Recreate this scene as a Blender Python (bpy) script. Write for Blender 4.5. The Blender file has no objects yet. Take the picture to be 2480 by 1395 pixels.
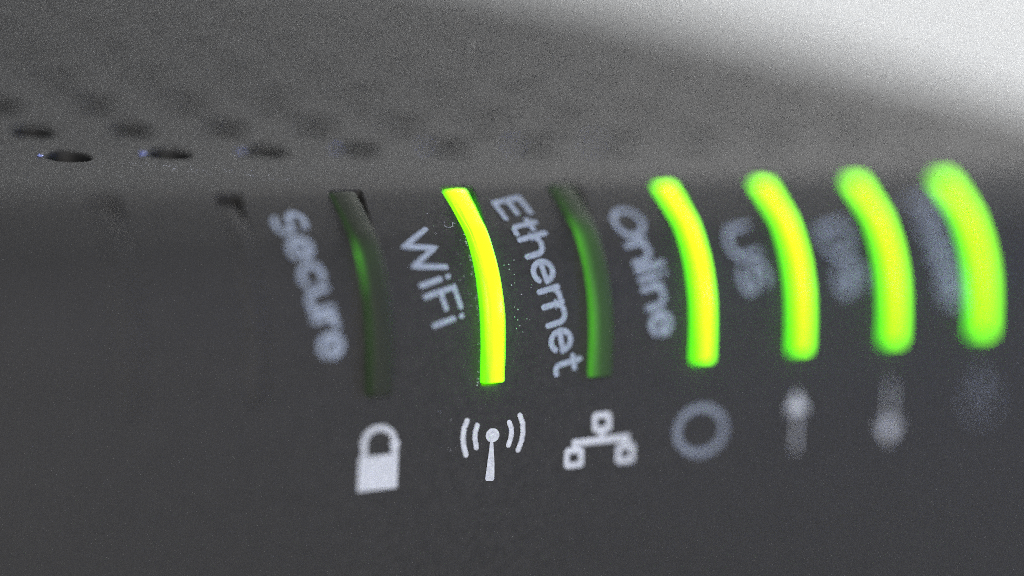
import bpy, math, random
import numpy as np
from mathutils import Vector, Matrix
random.seed(4)
sc = bpy.context.scene
P = 0.01                      # one indicator pitch on the router = 10 mm
ZT = 0.050                    # height of the router's local origin above the table

# ------------------------------------------------------------------ camera
def cam_rot(th, ph, ro):
    f = np.array([math.sin(th)*math.cos(ph), math.cos(th)*math.cos(ph), -math.sin(ph)])
    r = np.cross(f, [0, 0, 1.]); r /= np.linalg.norm(r); u = np.cross(r, f)
    R = math.cos(ro)*r + math.sin(ro)*u
    U = -math.sin(ro)*r + math.cos(ro)*u
    return R, U, f
R_, U_, F_ = cam_rot(0.542015, 0.271195, 0.101893)
cd = bpy.data.cameras.new('camera'); cam = bpy.data.objects.new('camera', cd)
sc.collection.objects.link(cam); sc.camera = cam
M = Matrix.Identity(4)
for k in range(3):
    M[k][0] = R_[k]; M[k][1] = U_[k]; M[k][2] = -F_[k]
M[0][3], M[1][3], M[2][3] = -9.36*P, -16.602*P, 4.5282*P + ZT
cam.matrix_world = M
cd.sensor_width = 36; cd.lens = 5888.3/2480*36
cd.clip_start = 0.005; cd.clip_end = 50
cd.dof.use_dof = True; cd.dof.focus_distance = 19.27*P
cd.dof.aperture_fstop = 3.5

# ------------------------------------------------------------------ world, lamps, exposure
w = bpy.data.worlds.new('World'); sc.world = w; w.use_nodes = True
bg = w.node_tree.nodes['Background']; bg.inputs[0].default_value = (.80, .88, 1, 1); bg.inputs[1].default_value = 0.20
def area(name, loc, target, size, power, col, sy=None):
    l = bpy.data.lights.new(name, 'AREA'); l.shape = 'RECTANGLE'; l.size = size; l.size_y = sy or size
    l.energy = power; l.color = col
    o = bpy.data.objects.new(name, l); sc.collection.objects.link(o)
    o.location = loc
    o.rotation_euler = (Vector(target)-Vector(loc)).to_track_quat('-Z', 'Y').to_euler()
    return o
area('ceiling_lamp', (0.92, 0.86, 0.80), (0.08, 0.05, 0.03), 0.45, 4.9, (1, .975, .94))
area('right_side_light', (1.7, 0.35, 0.75), (0.2, 0.2, 0.0), 0.6, 13, (.92, .96, 1), 0.9)  # unseen light added to brighten the table and wall on the right
area('front_fill_lamp', (-0.35, -0.85, 0.48), (0, 0, 0.03), 0.5, 4.8, (1, .965, .93))  # unseen fill added to lift the dark front
area('blue_reflection_lamp', (0.235, -0.20, 0.14), (0.055, -0.01, 0.04), 0.06, 0.12, (.30, .42, 1), 0.03)  # unseen bluish lamp added for the blue reflection on the right
sc.view_settings.view_transform = 'Standard'; sc.view_settings.look = 'None'
sc.view_settings.exposure = 0; sc.view_settings.gamma = 1
sc.cycles.use_denoising = False
sc.cycles.use_adaptive_sampling = True; sc.cycles.adaptive_threshold = .06; sc.cycles.adaptive_min_samples = 8
sc.cycles.pixel_filter_type = 'BOX'; sc.cycles.filter_width = 1.0
sc.cycles.max_bounces = 6

# ------------------------------------------------------------------ materials
def mat(name):
    m = bpy.data.materials.new(name); m.use_nodes = True
    nt = m.node_tree; return m, nt, nt.nodes['Principled BSDF']
def N(nt, t, **kw):
    n = nt.nodes.new(t)
    for k, v in kw.items(): setattr(n, k, v)
    return n
def plastic(name, col, rough, bump=.1, scale=9000, spec=.5, mott=.12, ms=220):
    m, nt, b = mat(name)
    tc = N(nt, 'ShaderNodeTexCoord')
    n = N(nt, 'ShaderNodeTexNoise'); n.inputs['Scale'].default_value = scale; n.inputs['Detail'].default_value = 3
    nt.links.new(tc.outputs['Object'], n.inputs['Vector'])
    bp = N(nt, 'ShaderNodeBump'); bp.inputs['Strength'].default_value = bump; bp.inputs['Distance'].default_value = 0.00004
    nt.links.new(n.outputs['Fac'], bp.inputs['Height']); nt.links.new(bp.outputs['Normal'], b.inputs['Normal'])
    n2 = N(nt, 'ShaderNodeTexNoise'); n2.inputs['Scale'].default_value = ms; n2.inputs['Detail'].default_value = 6
    nt.links.new(tc.outputs['Object'], n2.inputs['Vector'])
    r = N(nt, 'ShaderNodeValToRGB'); e = r.color_ramp.elements
    e[0].position = .3; e[1].position = .7
    e[0].color = tuple(c*(1-mott) for c in col)+(1,); e[1].color = tuple(c*(1+mott) for c in col)+(1,)
    nt.links.new(n2.outputs['Fac'], r.inputs['Fac']); nt.links.new(r.outputs['Color'], b.inputs['Base Color'])
    mr = N(nt, 'ShaderNodeMapRange'); mr.inputs['To Min'].default_value = rough-.06; mr.inputs['To Max'].default_value = rough+.06
    nt.links.new(n2.outputs['Fac'], mr.inputs['Value']); nt.links.new(mr.outputs['Result'], b.inputs['Roughness'])
    b.inputs['Specular IOR Level'].default_value = spec
    return m
M_BODY = plastic('black_textured_plastic', (.050, .0485, .047), .60, .5, 5200, .42, .16, 1500)
M_BLANK = plastic('black_base_plastic', (.045, .044, .043), .6, .1, 4000)
M_IN = plastic('hole_shade_and_foot_plastic', (.012, .012, .012), .6, .1, 4000)  # darker than the shell: shade painted inside the vent holes; also the feet
M_INK = plastic('white_printed_ink', (.47, .54, .67), .6, .5, 9000, .3, .22, 3500)
M_ICON = plastic('bright_printed_ink', (.84, .87, .94), .6, .5, 9000, .3, .18, 3500)
M_FAINT = plastic('thin_printed_ink', (.34, .38, .46), .6, .5, 9000, .3, .2, 3500)
M_TABLE = plastic('white_table_laminate', (.86, .86, .85), .45, .1, 900, .5, .02)
M_WALL = plastic('white_wall_paint', (.80, .80, .79), .7, .2, 300, .3, .02)
M_DUST = plastic('pale_dust', (.75, .78, .9), .3, .1, 9000)

def light_pipe_mat(name, strength, front, side, base, kind):
    """translucent green light guide, lit kind glows from its diode, off kind has stray green light painted in; uv.x across, uv.y along"""
    m, nt, b = mat(name); L = nt.links
    b.inputs['Base Color'].default_value = base; b.inputs['Roughness'].default_value = .28
    uv = N(nt, 'ShaderNodeUVMap'); uv.uv_map = 'UVMap'
    mp = N(nt, 'ShaderNodeMapping'); mp.inputs['Scale'].default_value = (34, 2.2, 1)
    L.new(uv.outputs['UV'], mp.inputs['Vector'])
    ns = N(nt, 'ShaderNodeTexNoise'); ns.inputs['Scale'].default_value = 1; ns.inputs['Detail'].default_value = 5
    ns.inputs['Roughness'].default_value = .65
    L.new(mp.outputs['Vector'], ns.inputs['Vector'])
    sx = N(nt, 'ShaderNodeSeparateXYZ'); L.new(uv.outputs['UV'], sx.inputs[0])
    if kind == 'lit':
        # the moulded side wall of the guide carries less light than its front
        ma = N(nt, 'ShaderNodeMath', operation='MULTIPLY_ADD'); ma.inputs[1].default_value = 1.1; 
        L.new(ns.outputs['Fac'], ma.inputs[0]); 
        mx0 = N(nt, 'ShaderNodeMath', operation='ADD'); mx0.inputs[1].default_value = -.55
        L.new(sx.outputs['X'], mx0.inputs[0]); L.new(mx0.outputs[0], ma.inputs[2])
        r = N(nt, 'ShaderNodeValToRGB'); e = r.color_ramp.elements
        e[0].position = .27; e[0].color = side; e[1].position = .58; e[1].color = front; k = e.new(.93); k.color = front; k = e.new(1.0); k.color = (.10, front[1]*.6, .0, 1)
        L.new(ma.outputs[0], r.inputs['Fac'])
        rv_ = N(nt, 'ShaderNodeValToRGB'); ev = rv_.color_ramp.elements     # the diode sits behind the upper half
        ev[0].position = .35; ev[0].color = (1, 1, 1, 1); ev[1].position = 1; ev[1].color = (.62, .82, .8, 1)
        L.new(sx.outputs['Y'], rv_.inputs['Fac'])
        mxx = N(nt, 'ShaderNodeVectorMath', operation='MULTIPLY')
        L.new(r.outputs['Color'], mxx.inputs[0]); L.new(rv_.outputs['Color'], mxx.inputs[1])
        L.new(mxx.outputs[0], b.inputs['Emission Color']); b.inputs['Emission Strength'].default_value = strength
        b.inputs['Specular IOR Level'].default_value = .3; b.inputs['Coat Weight'].default_value = .12; b.inputs['Coat Roughness'].default_value = .22
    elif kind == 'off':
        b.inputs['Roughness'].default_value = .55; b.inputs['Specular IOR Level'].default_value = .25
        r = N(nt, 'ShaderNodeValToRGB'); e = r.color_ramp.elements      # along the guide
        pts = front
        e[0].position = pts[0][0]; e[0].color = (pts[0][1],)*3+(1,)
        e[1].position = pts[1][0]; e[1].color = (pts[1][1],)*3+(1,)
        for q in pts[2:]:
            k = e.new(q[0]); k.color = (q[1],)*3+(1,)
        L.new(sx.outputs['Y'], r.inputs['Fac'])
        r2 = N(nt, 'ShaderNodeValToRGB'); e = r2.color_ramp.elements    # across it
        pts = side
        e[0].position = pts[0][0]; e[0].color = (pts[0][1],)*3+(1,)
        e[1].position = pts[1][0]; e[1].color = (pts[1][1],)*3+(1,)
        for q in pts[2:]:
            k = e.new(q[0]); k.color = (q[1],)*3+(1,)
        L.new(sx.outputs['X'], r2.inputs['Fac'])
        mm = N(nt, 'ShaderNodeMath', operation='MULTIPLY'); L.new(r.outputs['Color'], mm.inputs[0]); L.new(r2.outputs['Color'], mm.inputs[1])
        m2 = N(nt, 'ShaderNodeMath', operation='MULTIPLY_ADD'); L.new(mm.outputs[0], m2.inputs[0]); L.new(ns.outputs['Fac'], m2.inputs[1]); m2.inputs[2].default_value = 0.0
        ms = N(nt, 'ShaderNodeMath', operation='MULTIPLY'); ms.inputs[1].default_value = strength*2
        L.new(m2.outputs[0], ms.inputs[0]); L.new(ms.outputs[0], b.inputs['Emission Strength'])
        b.inputs['Emission Color'].default_value = (.16, 1, .045, 1)  # stray green light in the unlit guide, painted as weak emission
    return m
M_LIT = light_pipe_mat('lit_green_light_guide', 1.0, (1.55, 5.4, .004, 1), (.30, 2.5, .003, 1), (.06, .10, .02, 1), 'lit')
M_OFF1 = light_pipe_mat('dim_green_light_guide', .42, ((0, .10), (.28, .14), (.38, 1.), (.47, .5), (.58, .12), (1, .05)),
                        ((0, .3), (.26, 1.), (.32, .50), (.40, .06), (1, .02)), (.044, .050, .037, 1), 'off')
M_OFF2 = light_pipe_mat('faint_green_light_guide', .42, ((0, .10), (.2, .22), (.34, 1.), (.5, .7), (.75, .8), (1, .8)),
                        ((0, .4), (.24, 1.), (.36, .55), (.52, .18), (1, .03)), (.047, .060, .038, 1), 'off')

# ------------------------------------------------------------------ router cross-section (Y back, Z up), arc length s grows downwards
ctrl = [(13.9,-4.6),(14.1,-4.0),(14.05,-2.2),(13.9,-.9),(13.6,-.35),(13.0,-.05),(12.2,.06),(9.0,.09),(6.0,.07),(4.2,.05),(3.1,.03),(2.27,.0),(1.41,0.),(.9,.02),(.5,.048),(.24,.046),(.11,.032),(0,0),
        (-.10,-.05),(-.2,-.108),(-.3,-.172),(-.43,-.26),(-.53,-.37),(-.62,-.5),(-.69,-.63),(-.755,-.78),(-.80,-.93),(-.835,-1.1),
        (-.865,-1.3),(-.93,-1.58),(-.99,-1.87),(-1.06,-2.35),(-1.1,-2.9),(-1.09,-3.5),(-1.02,-4.1),(-.9,-4.5),(-.7,-4.72),(-.4,-4.82),(0.2,-4.85)]
c = np.array(ctrl); D = []
for i in range(len(c)-1):
    p0 = c[max(i-1, 0)]; p1 = c[i]; p2 = c[i+1]; p3 = c[min(i+2, len(c)-1)]
    for t in np.linspace(0, 1, 20, endpoint=False):
        D.append(.5*((2*p1)+(-p0+p2)*t+(2*p0-5*p1+4*p2-p3)*t*t+(-p0+3*p1-3*p2+p3)*t**3))
D.append(c[-1]); D = np.array(D)
S = np.r_[0, np.cumsum(np.linalg.norm(np.diff(D, axis=0), axis=1))]
S -= S[17*20]
SMIN, SMAX = S[0], S[-1]
T = np.gradient(D, S, axis=0)
for _ in range(60):
    T[1:-1] = (T[:-2]+2*T[1:-1]+T[2:])/4
T /= np.linalg.norm(T, axis=1)[:, None]
def prof(s):
    y = np.interp(s, S, D[:, 0]); z = np.interp(s, S, D[:, 1])
    ty = np.interp(s, S, T[:, 0]); tz = np.interp(s, S, T[:, 1]); n = math.hypot(ty, tz)
    return y, z, -(-tz)/n*1.0, -ty/n        # position and outward normal (front = -Y, top = +Z)
def nrm(s):
    y, z, a, b = prof(s); return (0, a, b)
def pt(x, s, off=0.):
    y, z, ny, nz = prof(s)
    return (x*P, (y+off*ny)*P, (z+off*nz)*P)
def s_of_y(y):                               # on the top
    m = S < 0
    return float(np.interp(-y, -D[m][:, 0], S[m]))

# ------------------------------------------------------------------ object helpers
def link(o, parent=None):
    sc.collection.objects.link(o)
    if parent: o.parent = parent
    return o
def mesh_obj(name, vs, fs, m, parent=None, smooth=True, sharp=40, label=None, uvs=None, normals=None):
    me = bpy.data.meshes.new(name); me.from_pydata(vs, [], fs)
    me.materials.append(m)
    if uvs:
        ul = me.uv_layers.new(name='UVMap')
        for l in me.loops: ul.data[l.index].uv = uvs[l.vertex_index]
    if smooth:
        me.shade_smooth()
        if sharp: me.set_sharp_from_angle(angle=math.radians(sharp))
    if normals is not None:
        me.normals_split_custom_set(normals)
    me.update()
    o = bpy.data.objects.new(name, me); link(o, parent)
    if label: o['label'] = label
    return o

# ------------------------------------------------------------------ the setting: table and wall
def box(name, x0, x1, y0, y1, z0, z1, m, kind=None, parent=None, bev=0.002):
    vs = []
    for z, b in ((z0, 0), (z1-bev, 0), (z1, bev)):
        vs += [(x0+b, y0+b, z), (x1-b, y0+b, z), (x1-b, y1-b, z), (x0+b, y1-b, z)]
    fs = [(3, 2, 1, 0), (8, 9, 10, 11)]
    for k in range(2):
        for j in range(4): fs.append((k*4+j, k*4+(j+1) % 4, k*4+4+(j+1) % 4, k*4+4+j))
    o = mesh_obj(name, vs, fs, m, parent, smooth=False)
    if kind: o['kind'] = kind
    return o
box('table_top', -1.0, 1.8, -1.2, 1.2, -0.03, 0.0, M_TABLE, 'structure')
box('wall', -2.5, 3.5, 1.25, 1.35, -0.8, 1.9, M_WALL, 'structure')

# ------------------------------------------------------------------ router
router = bpy.data.objects.new('router', None); link(router)
router.location = (0, 0, ZT)
router['label'] = 'black internet router with a row of glowing green bars and a vented top'
router['category'] = 'router'

XL = -7.5
def x_end(s):
    y = prof(s)[0]
    return 8.26-(y-2.57)*.235
vs = []; fs = []; ln = []; cache = {}; dark = set()
def V(p, key=True):
    k = (round(p[0]*2e7), round(p[1]*2e7), round(p[2]*2e7))
    if k in cache: return cache[k]
    cache[k] = len(vs); vs.append(p); return cache[k]
def skin(quad_xs):
    """quad of (x, s) on the outer surface, with the true surface normal"""
    ids = [V(pt(x, s)) for x, s in quad_xs]
    if len(set(ids)) < 3: return
    u = [];  q = []
    for i, (x, s) in zip(ids, quad_xs):
        if i not in u: u.append(i); q.append(s)
    fs.append(tuple(u)); ln.extend(nrm(s) for s in q)
def face(ids):
    u = []
    for i in ids:
        if i not in u: u.append(i)
    if len(u) < 3: return
    fs.append(tuple(u)); ln.extend([(0, 0, 0)]*len(u))
def band_plain(sa, sb, xs, n):
    ss = np.linspace(sa, sb, n+1)
    for a, b in zip(ss[:-1], ss[1:]):
        for x0, x1 in zip(xs[:-1], xs[1:]):
            skin([(x0, a), (x0, b), (x1, b), (x1, a)])
def hole_cell(xa, xb, sa, sb, rows, left, right, flat, cx, rings, inner=None):
    """one cell of surface with a hole; rows = s samples of the hole, left/right = hole half edges at these rows,
    rings = list of (inset, depth) wall rings"""
    L = [(cx-l, s) for l, s in zip(left, rows)]; Rr = [(cx+r, s) for r, s in zip(right, rows)]
    fx = [0, .5, 1]
    for k in range(len(rows)-1):
        a, b = rows[k], rows[k+1]
        for i in range(2):
            def lx(k2, t): return xa+(L[k2][0]-xa)*t
            def rx(k2, t): return Rr[k2][0]+(xb-Rr[k2][0])*t
            skin([(lx(k, fx[i]), a), (lx(k+1, fx[i]), b), (lx(k+1, fx[i+1]), b), (lx(k, fx[i+1]), a)])
            skin([(rx(k, fx[i]), a), (rx(k+1, fx[i]), b), (rx(k+1, fx[i+1]), b), (rx(k, fx[i+1]), a)])
    for (s_edge, s_out, l, r) in ((rows[0], sa, left[0], right[0]), (rows[-1], sb, left[-1], right[-1])):
        n = max(1, int(abs(s_edge-s_out)/.06)); ss = np.linspace(s_out, s_edge, n+1)
        xs = [xa, xa+(cx-l-xa)*.5, cx-l, cx+r, cx+r+(xb-cx-r)*.5, xb]
        for a, b in zip(ss[:-1], ss[1:]):
            for x0, x1 in zip(xs[:-1], xs[1:]):
                q = [(x0, a), (x0, b), (x1, b), (x1, a)]
                if s_out > s_edge: q = q[::-1]
                skin(q)
    loop = L+Rr[::-1]
    n = len(loop); lp = np.array(loop)
    tg = np.roll(lp, -1, 0)-np.roll(lp, 1, 0); tg /= np.linalg.norm(tg, axis=1)[:, None]
    inn = np.stack([tg[:, 1], -tg[:, 0]], 1)
    cen = lp.mean(0)
    if ((cen-lp)*inn).sum() < 0: inn = -inn
    prev = [V(pt(x, s)) for x, s in loop]
    for ri, (ins, dep) in enumerate(rings):
        q = lp+inn*ins
        cur = [len(vs)+k for k in range(n)]
        for x, s in q: vs.append(pt(x, s, -dep))
        for k in range(n):
            j = (k+1) % n
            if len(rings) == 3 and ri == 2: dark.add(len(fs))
            face([prev[k], prev[j], cur[j], cur[k]])
        prev = cur
    return loop

# front band with eight indicator slots
FA, FB = -0.16, 1.86
slot_x = [-3, -2, -1, 0, 1, 2, 3, 4, 5]
SA, SB = -0.055, 1.735
def slot_rows():
    rows, l, r = [], [], []
    K = 40
    for k in range(K+1):
        t = k/K
        tt = (1-math.cos(math.pi*min(1, t*1.0)))/2 if False else t
        s = SA+(SB-SA)*tt
        d = min(s-SA, SB-s)
        rows.append(s)
    extra = [SA+.006, SA+.016, SA+.03, SB-.006, SB-.016, SB-.03]
    rows = sorted(set(rows+extra))
    for s in rows:
        u = (s-SA)/(SB-SA)
        wr = .101+.095*max(0, 1-u/.42)**1.3
        wl = .096+.026*max(0, 1-u/.55)**1.6
        for dd, rr in ((s-SA, .05), (SB-s, .035)):
            if dd < rr:
                cut = rr-math.sqrt(max(0, rr*rr-(rr-dd)**2)); wr -= cut; wl -= cut
        l.append(wl); r.append(wr)
    return rows, l, r
rows, sl, sr = slot_rows()
def slot_shift(x):
    if x <= 0: return rows
    a, b = SA+.010*x, SB-.016*x
    return [a+(q-SA)/(SB-SA)*(b-a) for q in rows]
edges = [XL]+[x-.5 for x in slot_x]+[5.5]
for x in slot_x:
    rl, rr_ = sl, sr
    if x < -1:
        rl = [min(q, .094) for q in sl]; rr_ = [min(q, .094+.07*max(0, 1-(s-SA)/.35)) for q, s in zip(sr, rows)]
    hole_cell(x-.5, x+.5, FA, FB, slot_shift(x), rl, rr_, None, x, [(.006, .002), (.012, .010), (.014, .06), (.014, .34)])
xleft = list(np.linspace(XL, -3.5, 5))
full = xleft+slot_x and sorted(set(xleft+[x+.5 for x in slot_x]))
band_plain(FA, FB, xleft, 34)
def end_cols(sa, sb, x0, n):
    ss = np.linspace(sa, sb, n+1)
    fr = [0, .25, .5, .75, .93]
    rr = .12
    for a, b in zip(ss[:-1], ss[1:]):
        for k in range(4):
            q = []
            for s, kk in ((a, k), (b, k), (b, k+1), (a, k+1)):
                xe = x_end(s)-rr
                q.append((x0+(xe-x0)*[0, .25, .5, .75, 1][kk], s))
            skin(q)
        # rounded end of the shell
        m = 7
        for k in range(m):
            ids = []
            for s, kk in ((a, k), (b, k), (b, k+1), (a, k+1)):
                th = kk/m*math.pi/2
                ids.append(V(pt(x_end(s)-rr+rr*math.sin(th), s, -rr*(1-math.cos(th)))))
            face(ids)
end_cols(FA, FB, 5.5, 34)

# vented top: rows of round holes
PV, XV, YV = .86, -2.752, 1.41
NR = 11
rv = .208
vs_rows = [s_of_y(YV+k*PV) for k in range(NR)]
vb = [ (s_of_y(YV-PV/2)) ] + [ s_of_y(YV+PV/2+k*PV) for k in range(NR) ]
vcols = range(-5, 11)
vx0 = XV-5.5*PV; vx1 = XV+10.5*PV
for k in range(NR):
    s_hi, s_lo = vb[k], vb[k+1]              # s_lo is more negative (farther back)
    sc_ = vs_rows[k]
    rws = [sc_-rv*1.1*math.cos(math.pi*j/14) for j in range(15)]
    hw = [rv*math.sin(math.pi*j/14)+.0008 for j in range(15)]
    for j in vcols:
        cx = XV+j*PV
        if cx+PV*.5 > x_end(sc_)-.5: 
            if cx-PV*.5 < x_end(sc_)-.5 or True:
                pass
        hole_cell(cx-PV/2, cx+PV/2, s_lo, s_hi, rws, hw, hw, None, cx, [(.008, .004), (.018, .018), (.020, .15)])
    nn = 6
    ss = np.linspace(s_lo, s_hi, nn+1)
    band_plain(s_lo, s_hi, [XL, vx0], nn)
    end_cols(s_lo, s_hi, vx1, nn)
# rest of the shell: crest, lower front, back
band_plain(vb[0], FA, list(np.linspace(XL, 5.5, 14)), 30); end_cols(vb[0], FA, 5.5, 30)
band_plain(FB, SMAX, list(np.linspace(XL, 5.5, 14)), 50); end_cols(FB, SMAX, 5.5, 50)
band_plain(SMIN, vb[-1], list(np.linspace(XL, 5.5, 6)), 60); end_cols(SMIN, vb[-1], 5.5, 60)
housing = mesh_obj('housing', vs, fs, M_BODY, router, sharp=50, normals=ln)
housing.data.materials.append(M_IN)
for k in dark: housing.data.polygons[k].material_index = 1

# end panels and base
def cap(name, xf, inset):
    ss = np.linspace(SMIN, SMAX, 160); v = [pt(xf(s), s, -inset) for s in ss]
    return mesh_obj(name, v, [tuple(range(len(v)))], M_BODY, router, smooth=False)
cap('end_panel', lambda s: XL, 0.0)
cap('end_panel', lambda s: x_end(s)-.003, .1180)
y0, y1 = .2, 13.9
v = [(XL*P, y0*P, -4.85*P), (8.7*P, y0*P, -4.85*P), (5.6*P, y1*P, -4.6*P), (XL*P, y1*P, -4.6*P)]
mesh_obj('base_plate', v, [(0, 3, 2, 1)], M_BLANK, router, smooth=False)
for fx, fy in ((-6.5, 1), (6.8, 1), (-6.5, 12.5), (4.5, 12.5)):
    n = 20; v = []; f = []
    for z, r in ((-5.0, .38), (-4.9, .42), (-4.5, .42)):
        v += [((fx+r*math.cos(6.2832*k/n))*P, (fy+r*math.sin(6.2832*k/n))*P, z*P) for k in range(n)]
    f = [tuple(range(n))[::-1]]+[(k+r*n, (k+1) % n+r*n, (k+1) % n+(r+1)*n, k+(r+1)*n) for r in range(2) for k in range(n)]
    mesh_obj('foot', v, f, M_IN, router)

# ------------------------------------------------------------------ light guides in the slots
def off_fn(u):                               # front face of the guide relative to the shell
    a = .018
    t = min(1, u/.7); b = .075*t*t*(3-2*t)
    return a+b
def guide(x, m, name, label, proud=1.0, s0=.005, s1=1.70, hw=.086):
    if x > 0: s0 += .010*x; s1 -= .016*x
    sec = []
    r = .024
    sec.append((-hw, -.42)); sec.append((-hw, -.2)); sec.append((-hw, -.1)); sec.append((-hw, -r))
    for k in range(1, 5): 
        a = k/5*math.pi/2; sec.append((-hw+r-r*math.cos(a), -r+r*math.sin(a)))
    for k in range(0, 9):
        t = -1+k/4; sec.append((t*(hw-r), .006*(1-t*t)))
    for k in range(1, 5):
        a = k/5*math.pi/2; sec.append((hw-r+r*math.sin(a), -r+r*math.cos(a)))
    sec += [(hw, -r), (hw, -.1), (hw, -.2), (hw, -.42)]
    n = len(sec)
    us = [1 if False else 0 for _ in sec]
    # across-coordinate: 0 at the left wall's root near the front, .3 at the left corner, 1 at the right corner
    U = []
    for (a, b) in sec:
        if a <= -hw+1e-6: U.append(max(0, .3+b*1.6))
        elif a >= hw-1e-6: U.append(min(1.9, 1-b*5))
        else: U.append(.3+.7*(a+hw)/(2*hw))
    K = 60; v = []; uv = []; f = []
    samples = [(s0, .030), (s0+.006, .014), (s0+.016, .005), (s0+.03, 0)]
    samples += [(s0+.03+(s1-s0-.06)*k/K, 0) for k in range(1, K)]
    samples += [(s1-.03, 0), (s1-.014, .005), (s1-.005, .013), (s1, .028)]
    for s, dip in samples:
        u = (s-s0)/(s1-s0)
        o = off_fn(u)*proud if proud else -.001-(.07 if x > -2.5 else .03)*max(0, 1-u/.2)**1.5
        fl = 1+(.22*max(0, 1-u/.55)**1.6 if proud else 0)
        for (a, b), uu in zip(sec, U):
            v.append(pt(x+a*fl*(1-dip*1.2), s, o+b-dip)); uv.append((uu, u))
    m_ = len(samples)
    for i in range(m_-1):
        for k in range(n-1):
            f.append((i*n+k, i*n+k+1, (i+1)*n+k+1, (i+1)*n+k))
    f.append(tuple(range(n))[::-1]); f.append(tuple((m_-1)*n+k for k in range(n)))
    return mesh_obj(name, v, f, m, router, sharp=60, label=label, uvs=uv)
words = {-1: 'Secure', 0: 'WiFi', 1: 'Ethernet', 2: 'Online', 3: 'US', 4: 'DS', 5: 'Power'}
for x in slot_x:
    if x in (-3, -2):
        guide(x, M_BODY, 'blank_insert', 'dark blank insert filling a slot left of the word Secure', proud=0, hw=.0925, s1=1.731, s0=-.03)
    elif x == -1:
        guide(x, M_OFF1, 'indicator_light', s0=-.015, s1=1.728, hw=.095, label= 'unlit indicator bar beside the word Secure, nearly dark with a faint green streak')
    elif x == 1:
        guide(x, M_OFF2, 'indicator_light', s0=-.015, s1=1.735, hw=.095, label= 'unlit indicator bar beside the word Ethernet, dull green glow')
    else:
        guide(x, M_LIT, 'indicator_light', 'indicator bar beside the word %s, glowing bright yellow green' % words[x])

# ------------------------------------------------------------------ printed words: round-ended strokes laid on the curved front
def arc(cx, cy, rx, ry, a0, a1, n=14):
    return [(cx+rx*math.cos(math.radians(a0+(a1-a0)*k/n)), cy+ry*math.sin(math.radians(a0+(a1-a0)*k/n))) for k in range(n+1)]
X = .70   # x-height
def g_e():
    return [[(.03, .37), (.55, .37)]+arc(.29, .35, .27, .35, 4, 318, 22)], .58
G = {
 'W': ([[(0, 1), (.31, 0), (.60, .93), (.90, 0), (1.20, 1)]], 1.20),
 'i': ([[(0, 0), (0, .66)], [(0, .93), (0, .945)]], 0.0),
 'F': ([[(0, 0), (0, 1), (.56, 1)], [(0, .52), (.47, .52)]], .54),
 'E': ([[(.58, 0), (0, 0), (0, 1), (.58, 1)], [(0, .52), (.50, .52)]], .58),
 't': ([[(.14, .92), (.14, .18)]+arc(.30, .17, .16, .17, 180, 290, 6), [(0, .68), (.33, .68)]], .34),
 'h': ([[(0, 0), (0, 1)], [(0, .42)]+arc(.25, .42, .25, .26, 180, 0, 10)+[(.50, 0)]], .50),
 'n': ([[(0, 0), (0, .68)], [(0, .42)]+arc(.25, .42, .25, .26, 180, 0, 10)+[(.50, 0)]], .50),
 'u': ([[(.50, 0), (.50, .68)], [(0, .68), (0, .26)]+arc(.25, .26, .25, .26, 180, 360, 10)], .50),
 'r': ([[(0, 0), (0, .68)], [(0, .38)]+arc(.25, .40, .25, .27, 175, 80, 6)], .28),
 'c': ([arc(.27, .35, .27, .35, 48, 312, 18)], .47),
 'o': ([arc(.28, .35, .28, .35, 0, 360, 26)], .56),
 'O': ([arc(.41, .5, .41, .5, 0, 360, 30)], .82),
 'S': ([arc(.29, .75, .27, .25, 35, 250, 12)+arc(.29, .25, .28, .25, 80, -145, 14)], .58),
 'l': ([[(0, 0), (0, 1)]], 0.0),
 'U': ([[(0, 1), (0, .34)]+arc(.32, .34, .32, .34, 180, 360, 14)+[(.64, 1)]], .64),
 'D': ([[(0, 0), (0, 1), (.26, 1)]+arc(.26, .5, .42, .5, 90, -90, 16)+[(0, 0)]], .68),
 'P': ([[(0, 0), (0, 1), (.30, 1)]+arc(.30, .74, .27, .26, 90, -90, 12)+[(0, .48)]], .57),
 'w': ([[(0, .68), (.20, 0), (.40, .62), (.60, 0), (.80, .68)]], .80),
 'e': g_e(),
}
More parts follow.
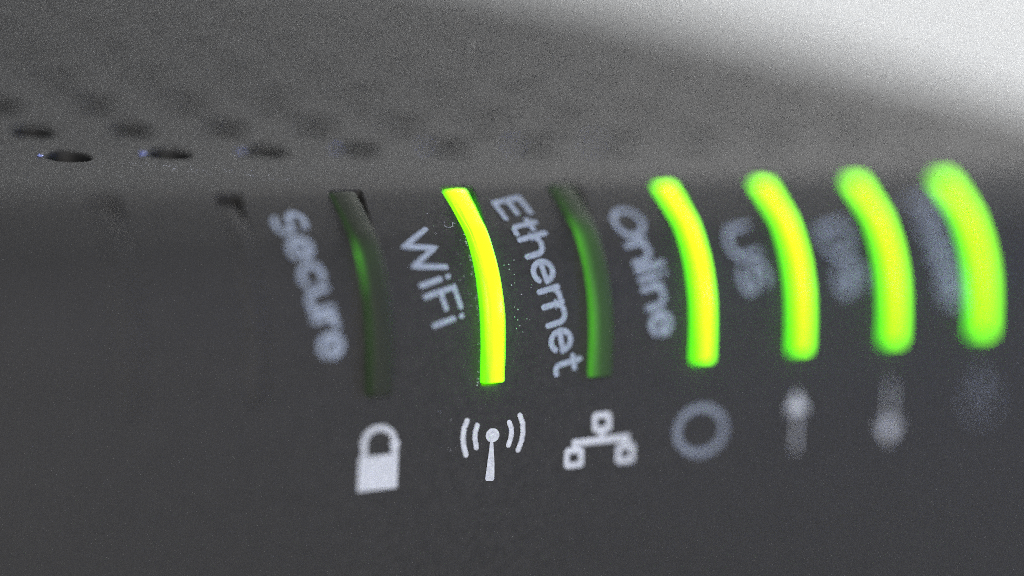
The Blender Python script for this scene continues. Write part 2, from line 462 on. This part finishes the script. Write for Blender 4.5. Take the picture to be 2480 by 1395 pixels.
class Ink:
    def __init__(self): self.v = []; self.f = []; self.k = 0
    def fan(self, poly, mapf):
        """filled simple polygon (fine cells so it follows the curve are not needed at this size)"""
        h = .004+.0004*(self.k % 7); self.k += 1
        b = len(self.v)
        for x, s in map(mapf, poly): self.v.append(pt(x, s, h))
        self.f.append(tuple(range(b, b+len(poly))))
    def stroke(self, path, wd, mapf, cap=True, closed=False):
        h = .004+.0004*(self.k % 7); self.k += 1
        # resample long segments so the ink follows the curved shell
        q = [path[0]]
        for a, b in zip(path[:-1], path[1:]):
            d = math.dist(a, b); n = max(1, int(d/.12))
            q += [(a[0]+(b[0]-a[0])*k/n, a[1]+(b[1]-a[1])*k/n) for k in range(1, n+1)]
        path = q; n = len(path); r = wd/2; b = len(self.v); side = []
        for i in range(n):
            if closed:
                p0 = path[i-1 if i > 0 else n-2]; p1 = path[i+1 if i < n-1 else 1]
                d0 = np.subtract(path[i], p0); d1 = np.subtract(p1, path[i])
            else:
                d0 = np.subtract(path[i], path[max(i-1, 0)]); d1 = np.subtract(path[min(i+1, n-1)], path[i])
                if i == 0: d0 = d1
                if i == n-1: d1 = d0
            d0 = d0/(np.linalg.norm(d0)+1e-12); d1 = d1/(np.linalg.norm(d1)+1e-12)
            t = d0+d1; t = t/(np.linalg.norm(t)+1e-12); nn = np.array([-t[1], t[0]])
            k = 1/max(.55, abs(float(np.dot(t, d0))))
            for sg in (1, -1):
                x, s = mapf(tuple(np.add(path[i], nn*r*k*sg))); self.v.append(pt(x, s, h))
        for i in range(n-1): self.f.append((b+2*i, b+2*i+1, b+2*i+3, b+2*i+2))
        if cap and not closed:
            for i, sg in ((0, -1), (n-1, 1)):
                j = 1 if i == 0 else n-2
                d = np.subtract(path[i], path[j]); a0 = math.atan2(d[1], d[0]); c0 = len(self.v)
                for k in range(9):
                    a = a0-math.pi/2+math.pi*k/8
                    x, s = mapf((path[i][0]+r*math.cos(a), path[i][1]+r*math.sin(a))); self.v.append(pt(x, s, h+.0001))
                self.f.append(tuple(range(c0, c0+9)))
    def build(self, name, m, label):
        # orient outwards
        fs2 = []
        for f in self.f:
            a, b_, c_ = (np.array(self.v[i]) for i in f[:3])
            nrm_ = np.cross(b_-a, c_-a)
            fs2.append(f if nrm_[1]*-1+nrm_[2]*.4 > 0 else f[::-1])
        return mesh_obj(name, self.v, fs2, m, router, smooth=False, label=label)
def word(txt, p0, p1, cap_h, wd, gap=.20):
    adv = 0; items = []
    for ch in txt:
        st, wdt = G[ch]
        items.append((ch, adv)); adv += wdt+gap+(.06 if ch in 'il' else 0)+(-.06 if ch in 'r' else 0)
    total = items[-1][1]+G[txt[-1]][1]
    p0 = np.array(p0); p1 = np.array(p1); L = np.linalg.norm(p1-p0); t = (p1-p0)/L; up = np.array([t[1], -t[0]])
    sx = L/total
    ink = Ink()
    for ch, a in items:
        for st in G[ch][0]:
            # scale to the surface first so the stroke keeps one width
            q = [tuple(((x+a)*sx, y*cap_h)) for x, y in st]
            q = [(x, y) for x, y in q]
            if math.dist(q[0], q[-1]) < 1e-6 and len(q) > 3:
                ink.stroke([(x/cap_h, y/cap_h) for x, y in q], wd, lambda z: tuple(p0+t*z[0]*cap_h+up*z[1]*cap_h), closed=True)
            else:
                ink.stroke([(x/cap_h, y/cap_h) for x, y in q], wd, lambda z: tuple(p0+t*z[0]*cap_h+up*z[1]*cap_h))
    return ink.build('lettering', M_INK, 'the word %s printed in pale grey' % txt)
word('Secure', (-1.70, .245), (-1.465, 1.43), .255, .185)
word('WiFi', (-.690, .495), (-.503, 1.222), .268, .165, .26)
word('Ethernet', (.290, .180), (.603, 1.675), .258, .185)
word('Online', (1.295, .35), (1.53, 1.44), .262, .185)
word('US', (2.345, .585), (2.46, 1.13), .262, .185)
word('DS', (3.34, .60), (3.46, 1.20), .262, .185)
word('Power', (4.42, .36), (4.61, 1.38), .262, .185)

# ------------------------------------------------------------------ printed symbols, one below each guide (x, s as on the shell)
ident = lambda z: z
def tilt(cx, cy, k=.035):
    return lambda z: (z[0], z[1])
# padlock
i1 = Ink()
i1.fan([(-1.178, 2.472), (-1.166, 2.212), (-1.150, 2.204), (-.845, 2.196), (-.828, 2.206), (-.836, 2.470)], ident)
sh = [(-1.122, 2.215), (-1.122, 2.10)]+arc(-.990, 2.10, .132, .112, 180, 360, 16)+[(-.858, 2.10), (-.858, 2.21)]
i1.stroke(sh, .048, ident, cap=False)
i1.build('padlock_symbol', M_ICON, 'white padlock symbol printed below the Secure bar')
# antenna
i2 = Ink()
i2.fan([(.011+.062*math.cos(a*.2618), 2.125+.056*math.sin(a*.2618)) for a in range(24)], ident)
i2.fan([(-.010, 2.165), (.016, 2.165), (.024, 2.26), (.030, 2.36), (.032, 2.475), (.022, 2.492), (-.042, 2.488), (-.050, 2.472), (-.036, 2.36), (-.020, 2.25)], ident)
i2.stroke([(-.218, 1.992), (-.246, 2.05), (-.256, 2.115), (-.250, 2.19), (-.228, 2.262)], .044, ident)
i2.stroke([(-.128, 2.036), (-.146, 2.085), (-.150, 2.13), (-.136, 2.21)], .044, ident)
i2.stroke([(.163, 2.035), (.182, 2.08), (.182, 2.14), (.156, 2.215)], .044, ident)
i2.stroke([(.262, 1.986), (.286, 2.05), (.288, 2.125), (.276, 2.19), (.244, 2.262)], .044, ident)
i2.build('antenna_symbol', M_ICON, 'white antenna symbol with two waves on each side, printed below the WiFi bar')
# network tree
i3 = Ink()
def rsq(cx, cy, a, b, wd):
    q = []
    for k in range(4):
        ca = math.radians(90*k); ox = (a-.014)*(1 if k in (0, 3) else -1); oy = (b-.014)*(1 if k in (0, 1) else -1)
        q += arc(cx+ox, cy+oy, .014, .014, 90*k, 90*k+90, 4)
    q.append(q[0]); i3.stroke(q, wd, ident, closed=True)
rsq(1.032, 2.100, .068, .058, .050); rsq(.770, 2.372, .068, .060, .050); rsq(1.262, 2.376, .068, .060, .050)
i3.stroke([(.778, 2.31), (.775, 2.250), (1.27, 2.244), (1.268, 2.31)], .058, ident)
i3.stroke([(1.032, 2.165), (1.031, 2.24)], .058, ident)
i3.build('network_symbol', M_ICON, 'white network symbol of three joined squares printed below the Ethernet bar')
i4 = Ink(); i4.stroke(arc(2.003, 2.246, .237, .192, 0, 360, 40), .058, ident, closed=True)
i4.build('ring_symbol', M_FAINT, 'pale ring symbol printed below the Online bar')
i5 = Ink()
i5.fan([(2.885, 2.165), (2.996, 1.985), (3.105, 2.165)], ident); i5.stroke([(2.996, 2.165), (2.992, 2.50)], .026, ident)
i5.build('up_arrow_symbol', M_ICON, 'pale up arrow symbol printed below the US bar')
i6 = Ink()
i6.fan([(3.885, 2.335), (3.992, 2.515), (4.105, 2.335)], ident); i6.stroke([(3.998, 2.335), (4.006, 1.99)], .026, ident)
i6.build('down_arrow_symbol', M_ICON, 'pale down arrow symbol printed below the DS bar')
i7 = Ink()
i7.stroke(arc(5.03, 2.20, .17, .19, -55, 235, 30), .017, ident); i7.stroke([(5.028, 1.95), (5.030, 2.18)], .034, ident)
i7.build('power_symbol', M_FAINT, 'blurred power symbol printed below the Power bar')

# ------------------------------------------------------------------ dust caught on the shell, and beads standing in for glints
def dust(name, spots, seed, m=M_DUST):
    rnd = random.Random(seed); v = []; f = []
    for (x, s, r, off) in spots:
        b = len(v); c0 = np.array(pt(x, s, off))
        e = [np.array(q)*r*P*rnd.uniform(.7, 1.3) for q in ((1, 0, 0), (-1, 0, 0), (0, 1, 0), (0, -1, 0), (0, 0, 1), (0, 0, -1))]
        v += [tuple(c0+q) for q in e]
        for a_, b_, c_ in ((0, 2, 4), (2, 1, 4), (1, 3, 4), (3, 0, 4), (2, 0, 5), (1, 2, 5), (3, 1, 5), (0, 3, 5)): f.append((b+a_, b+b_, b+c_))
    o = mesh_obj(name, v, f, m, router, smooth=False); o['kind'] = 'stuff'; return o
rnd = random.Random(11); sp = []
for k in range(46):                                   # along the left lip of the WiFi slot
    s = rnd.uniform(.45, 1.72); sp.append((-.106-abs(rnd.gauss(0, .008)), s, rnd.uniform(.003, .0065), .003))
for k in range(14): sp.append((rnd.uniform(-.36, -.14), rnd.uniform(.25, 1.1), rnd.uniform(.003, .006), .002))
for k in range(16): sp.append((rnd.gauss(.25, .04), rnd.uniform(.72, 1.40), rnd.uniform(.004, .0075), .002))
for k in range(10): sp.append((rnd.uniform(.35, .6), rnd.uniform(.7, 1.3), rnd.uniform(.003, .006), .002))
for k in range(9): sp.append((rnd.uniform(-.5, -.3), rnd.uniform(1.9, 2.3), rnd.uniform(.003, .005), .002))
for k in range(70):                                   # along the crest
    y = rnd.uniform(.25, 1.15); x = -1.05-1.15*y+rnd.gauss(0, .12); sp.append((x, s_of_y(y), rnd.uniform(.0025, .005), .002))
dust('dust', sp, 5)
ik = Ink(); fb = arc(-.215, .40, .035, .02, 200, 20, 10)+[(-.165, .37), (-.150, .385)]
ik.stroke(fb, .004, lambda z: z); o = ik.build('lint_fibre', M_DUST, 'tiny pale lint fibre left of the glowing WiFi bar')
M_GLINT = plastic('blue_white_glint', (.35, .42, .95), .25, .1, 9000)
sp = []
for j in range(0, 7):                                 # beads coloured as blue glints on the left lip of the first row of holes
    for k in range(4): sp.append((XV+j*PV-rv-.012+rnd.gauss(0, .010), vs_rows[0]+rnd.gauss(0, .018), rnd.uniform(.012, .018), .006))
dust('rim_glint', sp, 6, M_GLINT)
